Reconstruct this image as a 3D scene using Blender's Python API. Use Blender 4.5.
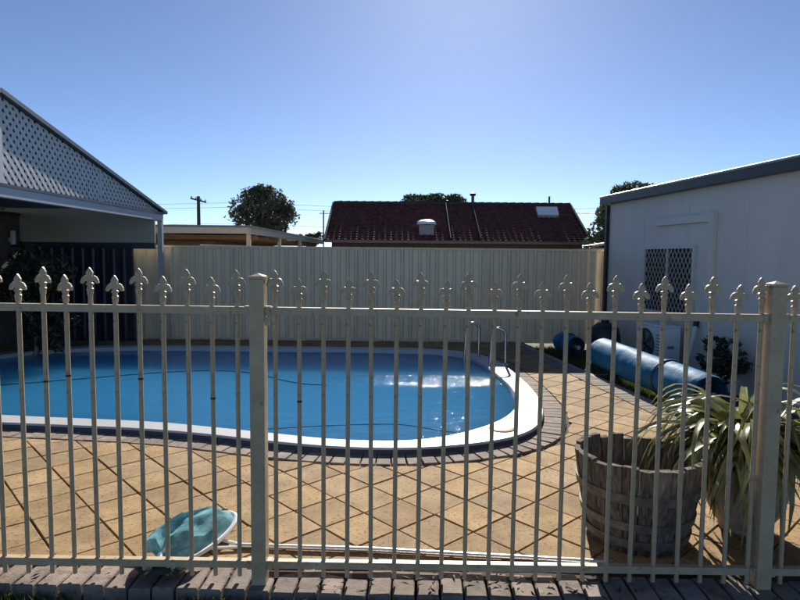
import bpy, math, random
from mathutils import Vector, Matrix, noise
R = math.radians
random.seed(7)
for o in list(bpy.data.objects): bpy.data.objects.remove(o)
scene = bpy.context.scene
col = scene.collection

# ------------------------------------------------------------------ camera
cam_d = bpy.data.cameras.new('camera'); cam = bpy.data.objects.new('camera', cam_d); col.objects.link(cam)
cam_d.sensor_width = 36; cam_d.lens = 590/800*36; cam_d.clip_end = 2000; cam_d.clip_start = .05
cam.matrix_world = Matrix.Translation((0, 0, 1.63)) @ Matrix.Rotation(R(90-4.2), 4, 'X') @ Matrix.Rotation(.0095, 4, 'Z')
scene.camera = cam
scene.render.resolution_x, scene.render.resolution_y = 1024, 768

# ------------------------------------------------------------------ sky, sun, exposure
SUN_EL, SUN_AZ = R(30), R(5.5)          # azimuth clockwise from +Y
w = bpy.data.worlds.new('World'); scene.world = w; w.use_nodes = True
nt = w.node_tree; nt.nodes.clear()
sky = nt.nodes.new('ShaderNodeTexSky'); sky.sky_type = 'NISHITA'; sky.sun_disc = False
sky.sun_elevation = SUN_EL; sky.sun_rotation = SUN_AZ; sky.altitude = 20
sky.air_density = .5; sky.dust_density = .12; sky.ozone_density = 3.4
bg = nt.nodes.new('ShaderNodeBackground'); bg.inputs['Strength'].default_value = .069
wo = nt.nodes.new('ShaderNodeOutputWorld')
nt.links.new(sky.outputs[0], bg.inputs[0]); nt.links.new(bg.outputs[0], wo.inputs[0])
sd = bpy.data.lights.new('sun', 'SUN'); sd.energy = 4.3; sd.angle = R(.53); sd.color = (1, .93, .82)
so = bpy.data.objects.new('sun', sd); col.objects.link(so)
sdir = Vector((math.sin(SUN_AZ)*math.cos(SUN_EL), math.cos(SUN_AZ)*math.cos(SUN_EL), math.sin(SUN_EL)))
so.rotation_euler = sdir.to_track_quat('Z', 'Y').to_euler(); so.location = (0, 0, 30)
vs = scene.view_settings
vs.view_transform = 'Standard'; vs.look = 'None'; vs.gamma = 1; vs.use_curve_mapping = False; vs.exposure = 1.0
scene.render.engine = 'CYCLES'
scene.cycles.max_bounces = 8; scene.cycles.transparent_max_bounces = 12
scene.cycles.caustics_reflective = False; scene.cycles.caustics_refractive = False

# ------------------------------------------------------------------ materials
def mat(name, base, rough=.7, var=.25, scale=6., bump=.15, bscale=60., metal=0., spec=.5, objvar=0., second=None,
        wstain=None, stretch=(1, 1, 1), spots=None, coat=0., trans=0., bdist=.01):
    m = bpy.data.materials.new(name); m.use_nodes = True
    n = m.node_tree.nodes; L = m.node_tree.links; n.clear()
    out = n.new('ShaderNodeOutputMaterial'); p = n.new('ShaderNodeBsdfPrincipled')
    p.inputs['Roughness'].default_value = rough; p.inputs['Metallic'].default_value = metal
    p.inputs['Specular IOR Level'].default_value = spec
    if coat: p.inputs['Coat Weight'].default_value = coat
    tc = n.new('ShaderNodeTexCoord'); mp = n.new('ShaderNodeMapping'); mp.inputs['Scale'].default_value = stretch
    L.new(tc.outputs['Object'], mp.inputs[0])
    vec = mp.outputs[0]
    oi = n.new('ShaderNodeObjectInfo')
    if objvar:
        ad = n.new('ShaderNodeVectorMath'); ad.operation = 'ADD'
        sc = n.new('ShaderNodeVectorMath'); sc.operation = 'SCALE'; sc.inputs['Scale'].default_value = 40
        cb = n.new('ShaderNodeCombineXYZ'); L.new(oi.outputs['Random'], cb.inputs[0]); L.new(oi.outputs['Random'], cb.inputs[1])
        L.new(cb.outputs[0], sc.inputs[0]); L.new(vec, ad.inputs[0]); L.new(sc.outputs[0], ad.inputs[1]); vec = ad.outputs[0]
    ns = n.new('ShaderNodeTexNoise'); ns.inputs['Scale'].default_value = scale; ns.inputs['Detail'].default_value = 6
    ns.inputs['Roughness'].default_value = .6
    L.new(vec, ns.inputs['Vector'])
    rp = n.new('ShaderNodeValToRGB'); rp.color_ramp.elements[0].position = .3; rp.color_ramp.elements[1].position = .72
    b2 = second if second else base
    rp.color_ramp.elements[0].color = (*[c*(1-var) for c in base], 1); rp.color_ramp.elements[1].color = (*[min(1, c*(1+var)) for c in b2], 1)
    L.new(ns.outputs['Fac'], rp.inputs[0]); c = rp.outputs[0]
    if spots:
        s2 = n.new('ShaderNodeTexNoise'); s2.inputs['Scale'].default_value = spots[1]; s2.inputs['Detail'].default_value = 3
        L.new(vec, s2.inputs['Vector'])
        r2 = n.new('ShaderNodeValToRGB'); r2.color_ramp.elements[0].position = spots[2]; r2.color_ramp.elements[1].position = spots[3]
        L.new(s2.outputs['Fac'], r2.inputs[0])
        mx = n.new('ShaderNodeMixRGB'); mx.inputs[2].default_value = (*spots[0], 1); L.new(r2.outputs[0], mx.inputs[0]); L.new(c, mx.inputs[1]); c = mx.outputs[0]
    if objvar:
        hs = n.new('ShaderNodeHueSaturation'); mr = n.new('ShaderNodeMapRange')
        mr.inputs['To Min'].default_value = 1-objvar; mr.inputs['To Max'].default_value = 1+objvar
        L.new(oi.outputs['Random'], mr.inputs[0]); L.new(mr.outputs[0], hs.inputs['Value']); L.new(c, hs.inputs['Color'])
        m2 = n.new('ShaderNodeMapRange'); m2.inputs['To Min'].default_value = 1+objvar*.5; m2.inputs['To Max'].default_value = 1-objvar*.5
        ml = n.new('ShaderNodeMath'); ml.operation = 'FRACT'; mm = n.new('ShaderNodeMath'); mm.operation = 'MULTIPLY'; mm.inputs[1].default_value = 7.31
        L.new(oi.outputs['Random'], mm.inputs[0]); L.new(mm.outputs[0], ml.inputs[0]); L.new(ml.outputs[0], m2.inputs[0]); L.new(m2.outputs[0], hs.inputs['Saturation'])
        c = hs.outputs[0]
    if wstain:                                   # broad weathering running across neighbouring pieces
        ge = n.new('ShaderNodeNewGeometry'); w1 = n.new('ShaderNodeTexNoise'); w1.inputs['Scale'].default_value = wstain[1]; w1.inputs['Detail'].default_value = 7; w1.inputs['Roughness'].default_value = .65
        L.new(ge.outputs['Position'], w1.inputs['Vector']); wr = n.new('ShaderNodeMapRange'); wr.inputs['From Min'].default_value = .35; wr.inputs['From Max'].default_value = .65
        wr.inputs['To Min'].default_value = wstain[0]; wr.inputs['To Max'].default_value = 1.12; L.new(w1.outputs['Fac'], wr.inputs[0])
        wm_ = n.new('ShaderNodeHueSaturation'); L.new(wr.outputs[0], wm_.inputs['Value']); L.new(c, wm_.inputs['Color']); c = wm_.outputs[0]
    L.new(c, p.inputs['Base Color'])
    if bump:
        nb = n.new('ShaderNodeTexNoise'); nb.inputs['Scale'].default_value = bscale; nb.inputs['Detail'].default_value = 4
        L.new(vec, nb.inputs['Vector'])
        bp = n.new('ShaderNodeBump'); bp.inputs['Strength'].default_value = bump; bp.inputs['Distance'].default_value = bdist
        L.new(nb.outputs['Fac'], bp.inputs['Height']); L.new(bp.outputs[0], p.inputs['Normal'])
    sh = p.outputs[0]
    if trans:
        tr = n.new('ShaderNodeBsdfTranslucent'); L.new(c, tr.inputs[0]); mxs = n.new('ShaderNodeMixShader'); mxs.inputs[0].default_value = trans
        L.new(p.outputs[0], mxs.inputs[1]); L.new(tr.outputs[0], mxs.inputs[2]); sh = mxs.outputs[0]
    L.new(sh, out.inputs[0])
    return m

M = {}
M['lawn'] = mat('lawn', (.05, .06, .025), .95, .5, 3, .6, 40, second=(.08, .09, .035), spots=((.10, .075, .05), 1.3, .5, .65))
M['grass'] = mat('grass', (.07, .11, .028), .6, .4, 12, 0, objvar=0, second=(.13, .15, .05), trans=.3)
M['sand'] = mat('joint_sand', (.055, .04, .03), .95, .35, 14, .4, 120)
M['paver'] = mat('paver', (.285, .188, .09), .85, .22, 5, .55, 160, objvar=.13, second=(.33, .228, .117), wstain=(.93, 1.3), spots=((.12, .077, .038), 45, .54, .72), spec=.25, bdist=.006)
M['brick'] = mat('grey_brick', (.235, .192, .16), .88, .3, 9, .6, 120, objvar=.2, spots=((.13, .105, .085), 22, .55, .75), spec=.3, bdist=.006)
M['concrete'] = mat('concrete', (.30, .265, .22), .9, .2, 5, .4, 90)
M['coping'] = mat('coping', (.46, .48, .50), .4, .06, 4, .05, 60, spots=((.45, .44, .41), 7, .58, .8))
M['shell'] = mat('pool_shell', (.03, .20, .42), .4, .12, 1.2, 0, second=(.04, .24, .47))
M['edgeshade'] = mat('coping_edge_shade', (.06, .075, .11), .5, .15, 6, .05)  # slate tone paints shade into the white coping's outer face
M['lid'] = mat('skimmer_lid', (.36, .27, .175), .6, .1, 20, .1)
M['iron'] = mat('fence_paint', (.48, .37, .235), .45, .14, 14, .12, 140, second=(.52, .41, .27), spots=((.22, .16, .095), 28, .60, .76))
M['rust'] = mat('rust', (.05, .035, .025), .8, .3, 40)
M['steel'] = mat('stainless', (.42, .42, .43), .2, .03, 8, 0, metal=1)
M['alu'] = mat('aluminium', (.78, .78, .77), .32, .08, 20, .05, metal=.85)
M['sheet'] = mat('fence_sheet', (.80, .655, .44), .5, .07, 1.3, .02, 10, objvar=.05, second=(.82, .675, .46), spots=((.66, .54, .365), 2.5, .55, .8), stretch=(1, 1, .35))
M['sheetpost'] = mat('fence_post', (.76, .62, .42), .45, .06, 3, 0)
M['navy'] = mat('navy_sheet', (.020, .026, .045), .4, .15, 3, 0)
M['ver_blue'] = mat('verandah_paint', (.44, .45, .46), .45, .06, 4, .03)
M['ver_cap'] = mat('capping', (.035, .05, .075), .4, .1, 4, 0)
M['lattice'] = mat('lattice_paint', (.60, .60, .58), .85, .08, 9, .05)
M['roofsheet'] = mat('roof_sheet', (.16, .18, .21), .4, .1, 2, 0)
M['panel'] = mat('infill_panel', (.48, .445, .36), .7, .06, 2, .05)
M['darkbrick'] = mat('dark_wall', (.16, .13, .11), .85, .25, 8, .3)
M['shed'] = mat('shed_render', (.66, .61, .545), .6, .05, .8, .12, 45, second=(.68, .63, .565), spots=((.59, .54, .48), 1.5, .55, .8), stretch=(1, 1, .4))
M['shedtrim'] = mat('shed_trim', (.016, .018, .02), .4, .1, 5, 0)
M['sheettop'] = mat('zinc_edge', (.75, .75, .74), .3, .05, 8, 0, metal=.6)
M['white'] = mat('white_paint', (.78, .79, .79), .4, .05, 8, .03)
M['frame'] = mat('window_frame', (.60, .58, .53), .4, .06, 10, 0)
M['mesh'] = mat('screen_mesh', (.44, .41, .35), .45, .06, 30, 0)
M['black'] = mat('black_plastic', (.018, .018, .02), .45, .2, 12, .05)
M['badge'] = mat('badge', (.20, .21, .22), .4, .1, 12, 0)
M['glass'] = mat('dark_glass', (.02, .024, .03), .05, .1, 2, 0, spec=.7)
M['cover'] = mat('pool_cover', (.02, .135, .27), .6, .12, 5, .3, 14, second=(.028, .16, .31), bdist=.02, spec=.08, spots=((.035, .18, .32), 7, .6, .8))
M['strap'] = mat('strap', (.03, .05, .08), .6, .1, 9, 0)
M['wood'] = mat('barrel_wood', (.06, .049, .038), .9, .55, 22, .8, 90, objvar=.28, second=(.165, .14, .112), stretch=(3, 3, .16), spots=((.30, .265, .21), 26, .56, .74), bdist=.01)
M['hoop'] = mat('barrel_hoop', (.13, .125, .10), .75, .4, 14, .3, 80, second=(.20, .19, .155), metal=.3)
M['soil'] = mat('soil', (.025, .018, .012), .95, .5, 20, .8, 60)
M['pot'] = mat('pot_concrete', (.38, .345, .30), .85, .25, 8, .4, 70, spots=((.15, .14, .12), 6, .5, .7))
M['strapleaf'] = mat('strap_leaf', (.095, .12, .04), .3, .35, 7, .1, 40, objvar=.35, second=(.28, .29, .12), trans=.28, spec=.6, stretch=(1, 1, 1))
M['deadleaf'] = mat('dead_leaf', (.42, .20, .04), .6, .25, 12, 0, trans=.4)
M['bag'] = mat('net_bag', (.11, .36, .45), .8, .4, 10, .1, 60, second=(.27, .56, .63), trans=.35, spec=.1)
M['bagdark'] = mat('wet_mesh', (.05, .055, .045), .8, .4, 20, .3, 80, trans=.15)
M['hose'] = mat('hose', (.006, .012, .03), 1, .1, 9, 0, spec=0)
M['tile'] = mat('roof_tile', (.075, .026, .021), .75, .4, 5, .15, 30, second=(.12, .042, .034), spec=.15)
M['ridge'] = mat('ridge_tile', (.05, .026, .026), .6, .3, 5, 0)
M['barge'] = mat('barge', (.05, .06, .06), .5, .1, 5, 0)
M['housewall'] = mat('house_brick', (.14, .085, .065), .85, .25, 10, .3)
M['gutter'] = mat('gutter', (.20, .13, .115), .5, .1, 5, 0)
M['cream'] = mat('cream_fascia', (.60, .54, .43), .55, .08, 5, 0)
M['brownwall'] = mat('brown_wall', (.26, .17, .11), .85, .2, 4, .2)
M['bark'] = mat('bark', (.30, .26, .21), .9, .4, 6, .5, 20)
M['leafa'] = mat('gum_leaf', (.045, .06, .028), .45, .5, .6, 0, second=(.11, .12, .06), trans=.2)
M['leafb'] = mat('dense_leaf', (.035, .055, .022), .5, .5, .5, 0, second=(.085, .105, .045), trans=.2)
M['leafc'] = mat('dark_leaf', (.022, .035, .016), .35, .4, 2, 0, second=(.04, .06, .025), trans=.1)
M['pole'] = mat('timber_pole', (.10, .08, .07), .9, .3, 4, .3)
M['wire'] = mat('wire', (.03, .03, .03), .6, 0, 4, 0)

# translucent-free water: fresnel reflection over a tinted see-through layer
def water_mat():
    m = bpy.data.materials.new('water'); m.use_nodes = True; n = m.node_tree.nodes; L = m.node_tree.links; n.clear()
    out = n.new('ShaderNodeOutputMaterial'); mx = n.new('ShaderNodeMixShader'); fr = n.new('ShaderNodeFresnel'); fr.inputs['IOR'].default_value = 1.33
    t = n.new('ShaderNodeBsdfTransparent'); t.inputs[0].default_value = (.62, .87, .97, 1)
    g = n.new('ShaderNodeBsdfGlossy'); g.inputs['Roughness'].default_value = .03
    tc = n.new('ShaderNodeTexCoord'); mp = n.new('ShaderNodeMapping'); mp.inputs['Scale'].default_value = (1, 1.8, 1)
    n1 = n.new('ShaderNodeTexNoise'); n1.inputs['Scale'].default_value = 3.2; n1.inputs['Detail'].default_value = 3
    n2 = n.new('ShaderNodeTexNoise'); n2.inputs['Scale'].default_value = 17; n2.inputs['Detail'].default_value = 3; n2.inputs['Distortion'].default_value = .6
    L.new(tc.outputs['Object'], mp.inputs[0]); L.new(mp.outputs[0], n1.inputs['Vector']); L.new(mp.outputs[0], n2.inputs['Vector'])
    # livelier ripples round the return jet
    ds = n.new('ShaderNodeVectorMath'); ds.operation = 'DISTANCE'; ds.inputs[1].default_value = (.30, 25.8, 0)
    mq = n.new('ShaderNodeMapping'); mq.inputs['Scale'].default_value = (1, 3.4, 1); L.new(tc.outputs['Object'], mq.inputs[0]); L.new(mq.outputs[0], ds.inputs[0])
    mr = n.new('ShaderNodeMapRange'); mr.inputs['From Min'].default_value = .2; mr.inputs['From Max'].default_value = 1.45
    mr.inputs['To Min'].default_value = 1.0; mr.inputs['To Max'].default_value = .08
    L.new(ds.outputs['Value'], mr.inputs[0])
    mu = n.new('ShaderNodeMath'); mu.operation = 'MULTIPLY'; L.new(n2.outputs['Fac'], mu.inputs[0]); L.new(mr.outputs[0], mu.inputs[1])
    a = n.new('ShaderNodeMath'); a.operation = 'MULTIPLY_ADD'; a.inputs[1].default_value = .26; L.new(n1.outputs['Fac'], a.inputs[0]); L.new(mu.outputs[0], a.inputs[2])
    b = n.new('ShaderNodeBump'); b.inputs['Strength'].default_value = 1; b.inputs['Distance'].default_value = .030
    L.new(a.outputs[0], b.inputs['Height'])
    L.new(b.outputs[0], g.inputs['Normal']); L.new(b.outputs[0], fr.inputs['Normal'])
    df = n.new('ShaderNodeBsdfPrincipled'); df.subsurface_method = 'BURLEY'; df.inputs['Base Color'].default_value = (.036, .235, .53, 1); df.inputs['Subsurface Weight'].default_value = 1; df.inputs['Subsurface Radius'].default_value = (2.0, 3.2, 4.0); df.inputs['Subsurface Scale'].default_value = 1; df.inputs['Specular IOR Level'].default_value = 0      # light scattered back by the water body
    body = n.new('ShaderNodeMixShader'); body.inputs[0].default_value = .8; L.new(t.outputs[0], body.inputs[1]); L.new(df.outputs[0], body.inputs[2])
    L.new(fr.outputs[0], mx.inputs[0]); L.new(body.outputs[0], mx.inputs[1]); L.new(g.outputs[0], mx.inputs[2]); L.new(mx.outputs[0], out.inputs[0])
    return m
M['water'] = water_mat()

# ------------------------------------------------------------------ mesh helpers
class MB:
    def __init__(s): s.v = []; s.f = []
    def add(s, vs, fs):
        k = len(s.v); s.v += [tuple(v) for v in vs]; s.f += [tuple(i+k for i in f) for f in fs]; return s
    def box(s, x0, x1, y0, y1, z0, z1, T=None, bev=0.):
        if bev:
            b = bev
            vs = []
            for z, i in ((z0, 0), (z1-b, 0), (z1, b)):
                vs += [(x0+i, y0+i, z), (x1-i, y0+i, z), (x1-i, y1-i, z), (x0+i, y1-i, z)]
            fs = [(3, 2, 1, 0), (8, 9, 10, 11)]
            for r in (0, 4):
                for k in range(4): fs.append((r+k, r+(k+1) % 4, r+4+(k+1) % 4, r+4+k))
        else:
            vs = [(x0, y0, z0), (x1, y0, z0), (x1, y1, z0), (x0, y1, z0), (x0, y0, z1), (x1, y0, z1), (x1, y1, z1), (x0, y1, z1)]
            fs = [(3, 2, 1, 0), (4, 5, 6, 7), (0, 1, 5, 4), (1, 2, 6, 5), (2, 3, 7, 6), (3, 0, 4, 7)]
        if T: vs = [T @ Vector(v) for v in vs]
        return s.add(vs, fs)
    def beam(s, a, b, wd, ht, up=(0, 0, 1)):
        a, b = Vector(a), Vector(b); d = (b-a); l = d.length; d.normalize()
        x = d.cross(Vector(up)); x.normalize(); u = x.cross(d)
        T = Matrix((( x.x, d.x, u.x, a.x), (x.y, d.y, u.y, a.y), (x.z, d.z, u.z, a.z), (0, 0, 0, 1)))
        return s.box(-wd/2, wd/2, 0, l, -ht/2, ht/2, T)
    def tube(s, pts, rad, n=10, cap=True):
        pts = [Vector(p) for p in pts]; rs = rad if isinstance(rad, (list, tuple)) else [rad]*len(pts)
        prev = None; rings = []
        for i, p in enumerate(pts):
            d = (pts[min(i+1, len(pts)-1)]-pts[max(i-1, 0)]).normalized()
            if prev is None:
                prev = d.cross(Vector((0, 0, 1)) if abs(d.z) < .9 else Vector((1, 0, 0))).normalized()
            prev = (prev-d*prev.dot(d)).normalized(); q = d.cross(prev)
            rings.append([p+(prev*math.cos(2*math.pi*k/n)+q*math.sin(2*math.pi*k/n))*rs[i] for k in range(n)])
        vs = [v for r in rings for v in r]; fs = []
        for i in range(len(pts)-1):
            for k in range(n): fs.append((i*n+k, i*n+(k+1) % n, (i+1)*n+(k+1) % n, (i+1)*n+k))
        if cap: fs += [tuple(range(n-1, -1, -1)), tuple(range((len(pts)-1)*n, len(pts)*n))]
        return s.add(vs, fs)
    def lathe(s, prof, n=32, c=(0, 0, 0), cap=False):
        vs = []; fs = []
        for r, z in prof: vs += [(c[0]+r*math.cos(2*math.pi*k/n), c[1]+r*math.sin(2*math.pi*k/n), c[2]+z) for k in range(n)]
        for i in range(len(prof)-1):
            for k in range(n): fs.append((i*n+k, i*n+(k+1) % n, (i+1)*n+(k+1) % n, (i+1)*n+k))
        if cap: fs += [tuple(range(n-1, -1, -1)), tuple(range((len(prof)-1)*n, len(prof)*n))]
        return s.add(vs, fs)
    def prism(s, poly, z0, z1, T=None, bev=0.):
        n = len(poly); c = (sum(p[0] for p in poly)/n, sum(p[1] for p in poly)/n)
        vs = [(p[0], p[1], z0) for p in poly]+[(p[0], p[1], z1-bev) for p in poly]
        fs = [tuple(range(n-1, -1, -1))]+[(k, (k+1) % n, n+(k+1) % n, n+k) for k in range(n)]
        if bev:
            for p in poly:
                d = Vector((c[0]-p[0], c[1]-p[1])); l = d.length; d = d*(min(bev*1.4, l*.3)/l) if l else d
                vs.append((p[0]+d.x, p[1]+d.y, z1))
            fs += [(n+k, n+(k+1) % n, 2*n+(k+1) % n, 2*n+k) for k in range(n)]+[tuple(range(2*n, 3*n))]
        else: fs.append(tuple(range(n, 2*n)))
        if T: vs = [T @ Vector(v) for v in vs]
        return s.add(vs, fs)
    def mesh(s, name, m=None, smooth=False):
        me = bpy.data.meshes.new(name); me.from_pydata(s.v, [], s.f); me.update()
        if m: me.materials.append(m)
        if smooth:
            me.polygons.foreach_set('use_smooth', [True]*len(me.polygons))
            me.set_sharp_from_angle(angle=R(40))
        return me
    def build(s, name, m, parent=None, smooth=False, loc=None, **k):
        return obj(name, s.mesh(name, m, smooth), parent, loc, **k)
def obj(name, me, parent=None, loc=None, label=None, cat=None, group=None, kind=None, rot=None):
    o = bpy.data.objects.new(name, me); col.objects.link(o)
    if parent: o.parent = parent
    if loc: o.location = loc
    if rot: o.rotation_euler = rot
    if label: o['label'] = label
    if cat: o['category'] = cat
    if group: o['group'] = group
    if kind: o['kind'] = kind
    return o
def thing(name, label, cat, loc=(0, 0, 0), group=None, rz=0):
    return obj(name, None, None, loc, label, cat, group, None, (0, 0, rz))
def catmull(P, n, closed=True):
    out = []; N = len(P); segs = N if closed else N-1
    for i in range(segs):
        g = (lambda j: Vector(P[j % N])) if closed else (lambda j: Vector(P[max(0, min(N-1, j))]))
        a, b, c, d = g(i-1), g(i), g(i+1), g(i+2)
        for k in range(n):
            t = k/n; out.append(.5*((2*b)+(c-a)*t+(2*a-5*b+4*c-d)*t*t+(3*b-a-3*c+d)*t**3))
    if not closed: out.append(Vector(P[-1]))
    return out

# ------------------------------------------------------------------ pool outline
PAIR = [((-6.6, 7.2), (-6.3, 7.25)), ((-6.3, 6.3), (-6.02, 6.45)), ((-5.5, 5.7), (-5.3, 5.95)), ((-4.5, 5.4), (-4.4, 5.66)), ((-3.6, 5.29), (-3.55, 5.53)),
        ((-2.4, 5.16), (-2.35, 5.39)), ((-1.72, 5.02), (-1.66, 5.22)), ((-1.16, 4.85), (-1.1, 5.06)), ((-.56, 4.71), (-.54, 4.91)), ((0, 4.68), (-.02, 4.88)),
        ((.45, 4.76), (.36, 5.0)), ((.86, 4.92), (.70, 5.26)), ((1.14, 5.14), (.95, 5.55)), ((1.33, 5.45), (1.12, 5.85)), ((1.47, 5.9), (1.25, 6.2)),
        ((1.55, 6.4), (1.31, 6.6)), ((1.58, 7.0), (1.33, 7.1)), ((1.57, 7.6), (1.30, 7.6)), ((1.53, 8.3), (1.25, 8.25)), ((1.45, 8.9), (1.18, 8.8)),
        ((1.25, 9.4), (1.02, 9.25)), ((.85, 9.75), (.7, 9.55)), ((.2, 9.95), (.1, 9.7)), ((-1.5, 10), (-1.5, 9.75)), ((-3.5, 10), (-3.5, 9.75)),
        ((-5, 9.9), (-4.9, 9.65)), ((-6, 9.4), (-5.8, 9.2)), ((-6.5, 8.4), (-6.2, 8.3))]
OUT = catmull([a for a, b in PAIR], 6); INN = catmull([b for a, b in PAIR], 6); NP = len(OUT)
def normal_out(P, i):
    t = P[(i+1) % len(P)]-P[i-1]; t.normalize(); return Vector((t.y, -t.x))       # outline runs counter-clockwise
def offset(P, d): return [P[i]+normal_out(P, i)*d for i in range(len(P))]
RINGW = .225
BAND = offset(OUT, RINGW)

# ------------------------------------------------------------------ ground
LAWN_Z = -.10
g = MB()
x0, x1, y0, y1 = -7.4, 2.3, 4.2, 10.6
XS = [-600, x0, x1, 600]; YS = [-40, y0, y1, 1200]
for i in range(3):
    for j in range(3):
        if i == 1 and j == 1: continue
        g.add([(XS[i], YS[j], LAWN_Z), (XS[i+1], YS[j], LAWN_Z), (XS[i+1], YS[j+1], LAWN_Z), (XS[i], YS[j+1], LAWN_Z)], [(0, 1, 2, 3)])
g.build('ground', M['lawn'], kind='structure')

# paving bed of dark sand with every paver laid on it
bed = MB()
def kerb_x(y): return 2.61-.131*(y-7.97)
Y_FRONT, Y_BACK = 2.745, 11.2
bedz = .008
ring = [(p.x, p.y, bedz) for p in OUT]
def to_rect(p):
    cx_, cy_ = -2.5, 7.3; d = Vector((p[0]-cx_, p[1]-cy_)); hx, hy = 4.85, 3.25
    s = min(hx/abs(d.x) if d.x else 1e9, hy/abs(d.y) if d.y else 1e9); return (cx_+d.x*s, cy_+d.y*s, bedz)
k = NP; rc = [to_rect(p) for p in ring]
bed.add(ring+rc, [(i, i+k, (i+1) % k+k, (i+1) % k) for i in range(k)])
for c in ((2.35, 10.55), (-7.35, 10.55), (-7.35, 4.05), (2.35, 4.05)):       # corners left open by the fan
    near = sorted(rc, key=lambda p: (p[0]-c[0])**2+(p[1]-c[1])**2)[:2]
    bed.add([near[0], near[1], (c[0], c[1], bedz)], [(0, 1, 2)])
def quad(b, X0, X1, Ya, Yb, z): b.add([(X0, Ya, z), (X1, Ya, z), (X1, Yb, z), (X0, Yb, z)], [(0, 1, 2, 3)])
quad(bed, -7.35, 2.35, Y_FRONT+.12, 4.05, bedz); quad(bed, -7.35, 2.35, 10.55, 11.4, bedz)
bed.add([(2.35, Y_FRONT+.12, bedz), (kerb_x(Y_FRONT), Y_FRONT+.12, bedz), (kerb_x(11.4), 11.4, bedz), (2.35, 11.4, bedz)], [(0, 1, 2, 3)])
bed.add([(-7.35, Y_FRONT+.12, bedz), (3.2, Y_FRONT+.12, bedz), (3.2, Y_FRONT+.12, LAWN_Z-.05), (-7.35, Y_FRONT+.12, LAWN_Z-.05)], [(0, 3, 2, 1)])
paving = bed.build('patio_paving', M['sand'], kind='structure')

TH = R(43); PS = .313
eA = Vector((math.sin(TH), -math.cos(TH))); eB = Vector((math.cos(TH), math.sin(TH)))
oA, oB = .108, -.273
def clip(poly, p, n):          # keep the side where (q-p).n >= 0
    out = []
    for i in range(len(poly)):
        a, b = poly[i], poly[(i+1) % len(poly)]; da, db = (a-p).dot(n), (b-p).dot(n)
        if da >= 0: out.append(a)
        if (da >= 0) != (db >= 0): out.append(a+(b-a)*(da/(da-db)))
    return out
def inside(P, q):
    c = False; j = len(P)-1
    for i in range(len(P)):
        a, b = P[i], P[j]
        if (a.y > q.y) != (b.y > q.y) and q.x < (b.x-a.x)*(q.y-a.y)/(b.y-a.y)+a.x: c = not c
        j = i
    return c
kn = Vector((-1, -.131)).normalized()
full_mesh = None; count = 0
for i in range(-40, 60):
    for j in range(-60, 40):
        # eB-lines at oA+k*PS measured along eB, eA-lines measured along eA
        b0 = oA+i*PS; a0 = oB+j*PS; gp = .0048
        ctr = eB*(b0+PS/2)+eA*(a0+PS/2)
        if not (2.7 < ctr.y < 11.5) or abs(ctr.x) > .74*ctr.y+.35: continue
        poly = [eB*(b0+gp)+eA*(a0+gp), eB*(b0+gp)+eA*(a0+PS-gp), eB*(b0+PS-gp)+eA*(a0+PS-gp), eB*(b0+PS-gp)+eA*(a0+gp)]
        if (poly[1]-poly[0]).cross(poly[2]-poly[1]) < 0: poly.reverse()
        n0 = 4; cut = False
        P = poly
        for (pp, nn) in ((Vector((0, 2.965)), Vector((0, 1))), (Vector((0, 11.15)), Vector((0, -1))), (Vector((kerb_x(7.97)-.235, 7.97)), kn)):
            Q = clip(P, pp, nn)
            if len(Q) < 3: P = []; break
            if len(Q) != len(P) or any((a-b).length > 1e-6 for a, b in zip(P, Q)): cut = True
            P = Q
        if len(P) < 3: continue
        dmin = min(range(NP), key=lambda q: (BAND[q]-ctr).length_squared)
        if (BAND[dmin]-ctr).length < .6 or inside(BAND, ctr):
            if inside(BAND, ctr) and (BAND[dmin]-ctr).length > .3: continue
            for dq in (-3, 0, 3):
                q = (dmin+dq) % NP; nn = normal_out(BAND, q)
                if not any((a-BAND[q]).dot(nn) < .006 for a in P): continue
                P = clip(P, BAND[q]+nn*.006, nn); cut = True
                if len(P) < 3: break
        if len(P) < 3: continue
        ar = abs(sum(P[q].x*P[(q+1) % len(P)].y-P[(q+1) % len(P)].x*P[q].y for q in range(len(P))))/2
        if ar < .004: continue
        loc = (ctr.x, ctr.y, random.uniform(-.0025, .0025))
        tilt = (random.gauss(0, .004), random.gauss(0, .004), 0)
        if not cut:
            if full_mesh is None: full_mesh = MB().prism([(p-ctr)[:] for p in P], 0., .024, bev=.003).mesh('paver', M['paver'])
            obj('paver', full_mesh, paving, loc, rot=tilt)
        else: MB().prism([(p-ctr)[:] for p in P], 0., .024, bev=.003).build('paver', M['paver'], paving, loc=loc, rot=tilt)
        count += 1
print('pavers', count)

# header bricks following the pool edge
L = [0]
for i in range(NP): L.append(L[-1]+(OUT[(i+1) % NP]-OUT[i]).length)
def at_len(s):
    s %= L[-1]; i = max(k for k in range(NP) if L[k] <= s); t = (s-L[i])/(L[i+1]-L[i])
    n = normal_out(OUT, i)*(1-t)+normal_out(OUT, (i+1) % NP)*t; n.normalize()
    return OUT[i]+(OUT[(i+1) % NP]-OUT[i])*t, n
bw = .112; nb = int(L[-1]/bw); bm = MB().box(-bw/2+.0025, bw/2-.0025, -.02, RINGW-.004, 0, .03, bev=.004).mesh('brick', M['brick'])
for k in range(nb):
    p, n = at_len((k+.5)*L[-1]/nb)
    if abs(p.x) > .74*p.y+.3: continue
    if p.y > 9.6: continue
    obj('brick', bm, paving, (p.x, p.y, random.uniform(-.003, .002)), rot=(0, 0, math.atan2(n.y, n.x)-math.pi/2))
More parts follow.
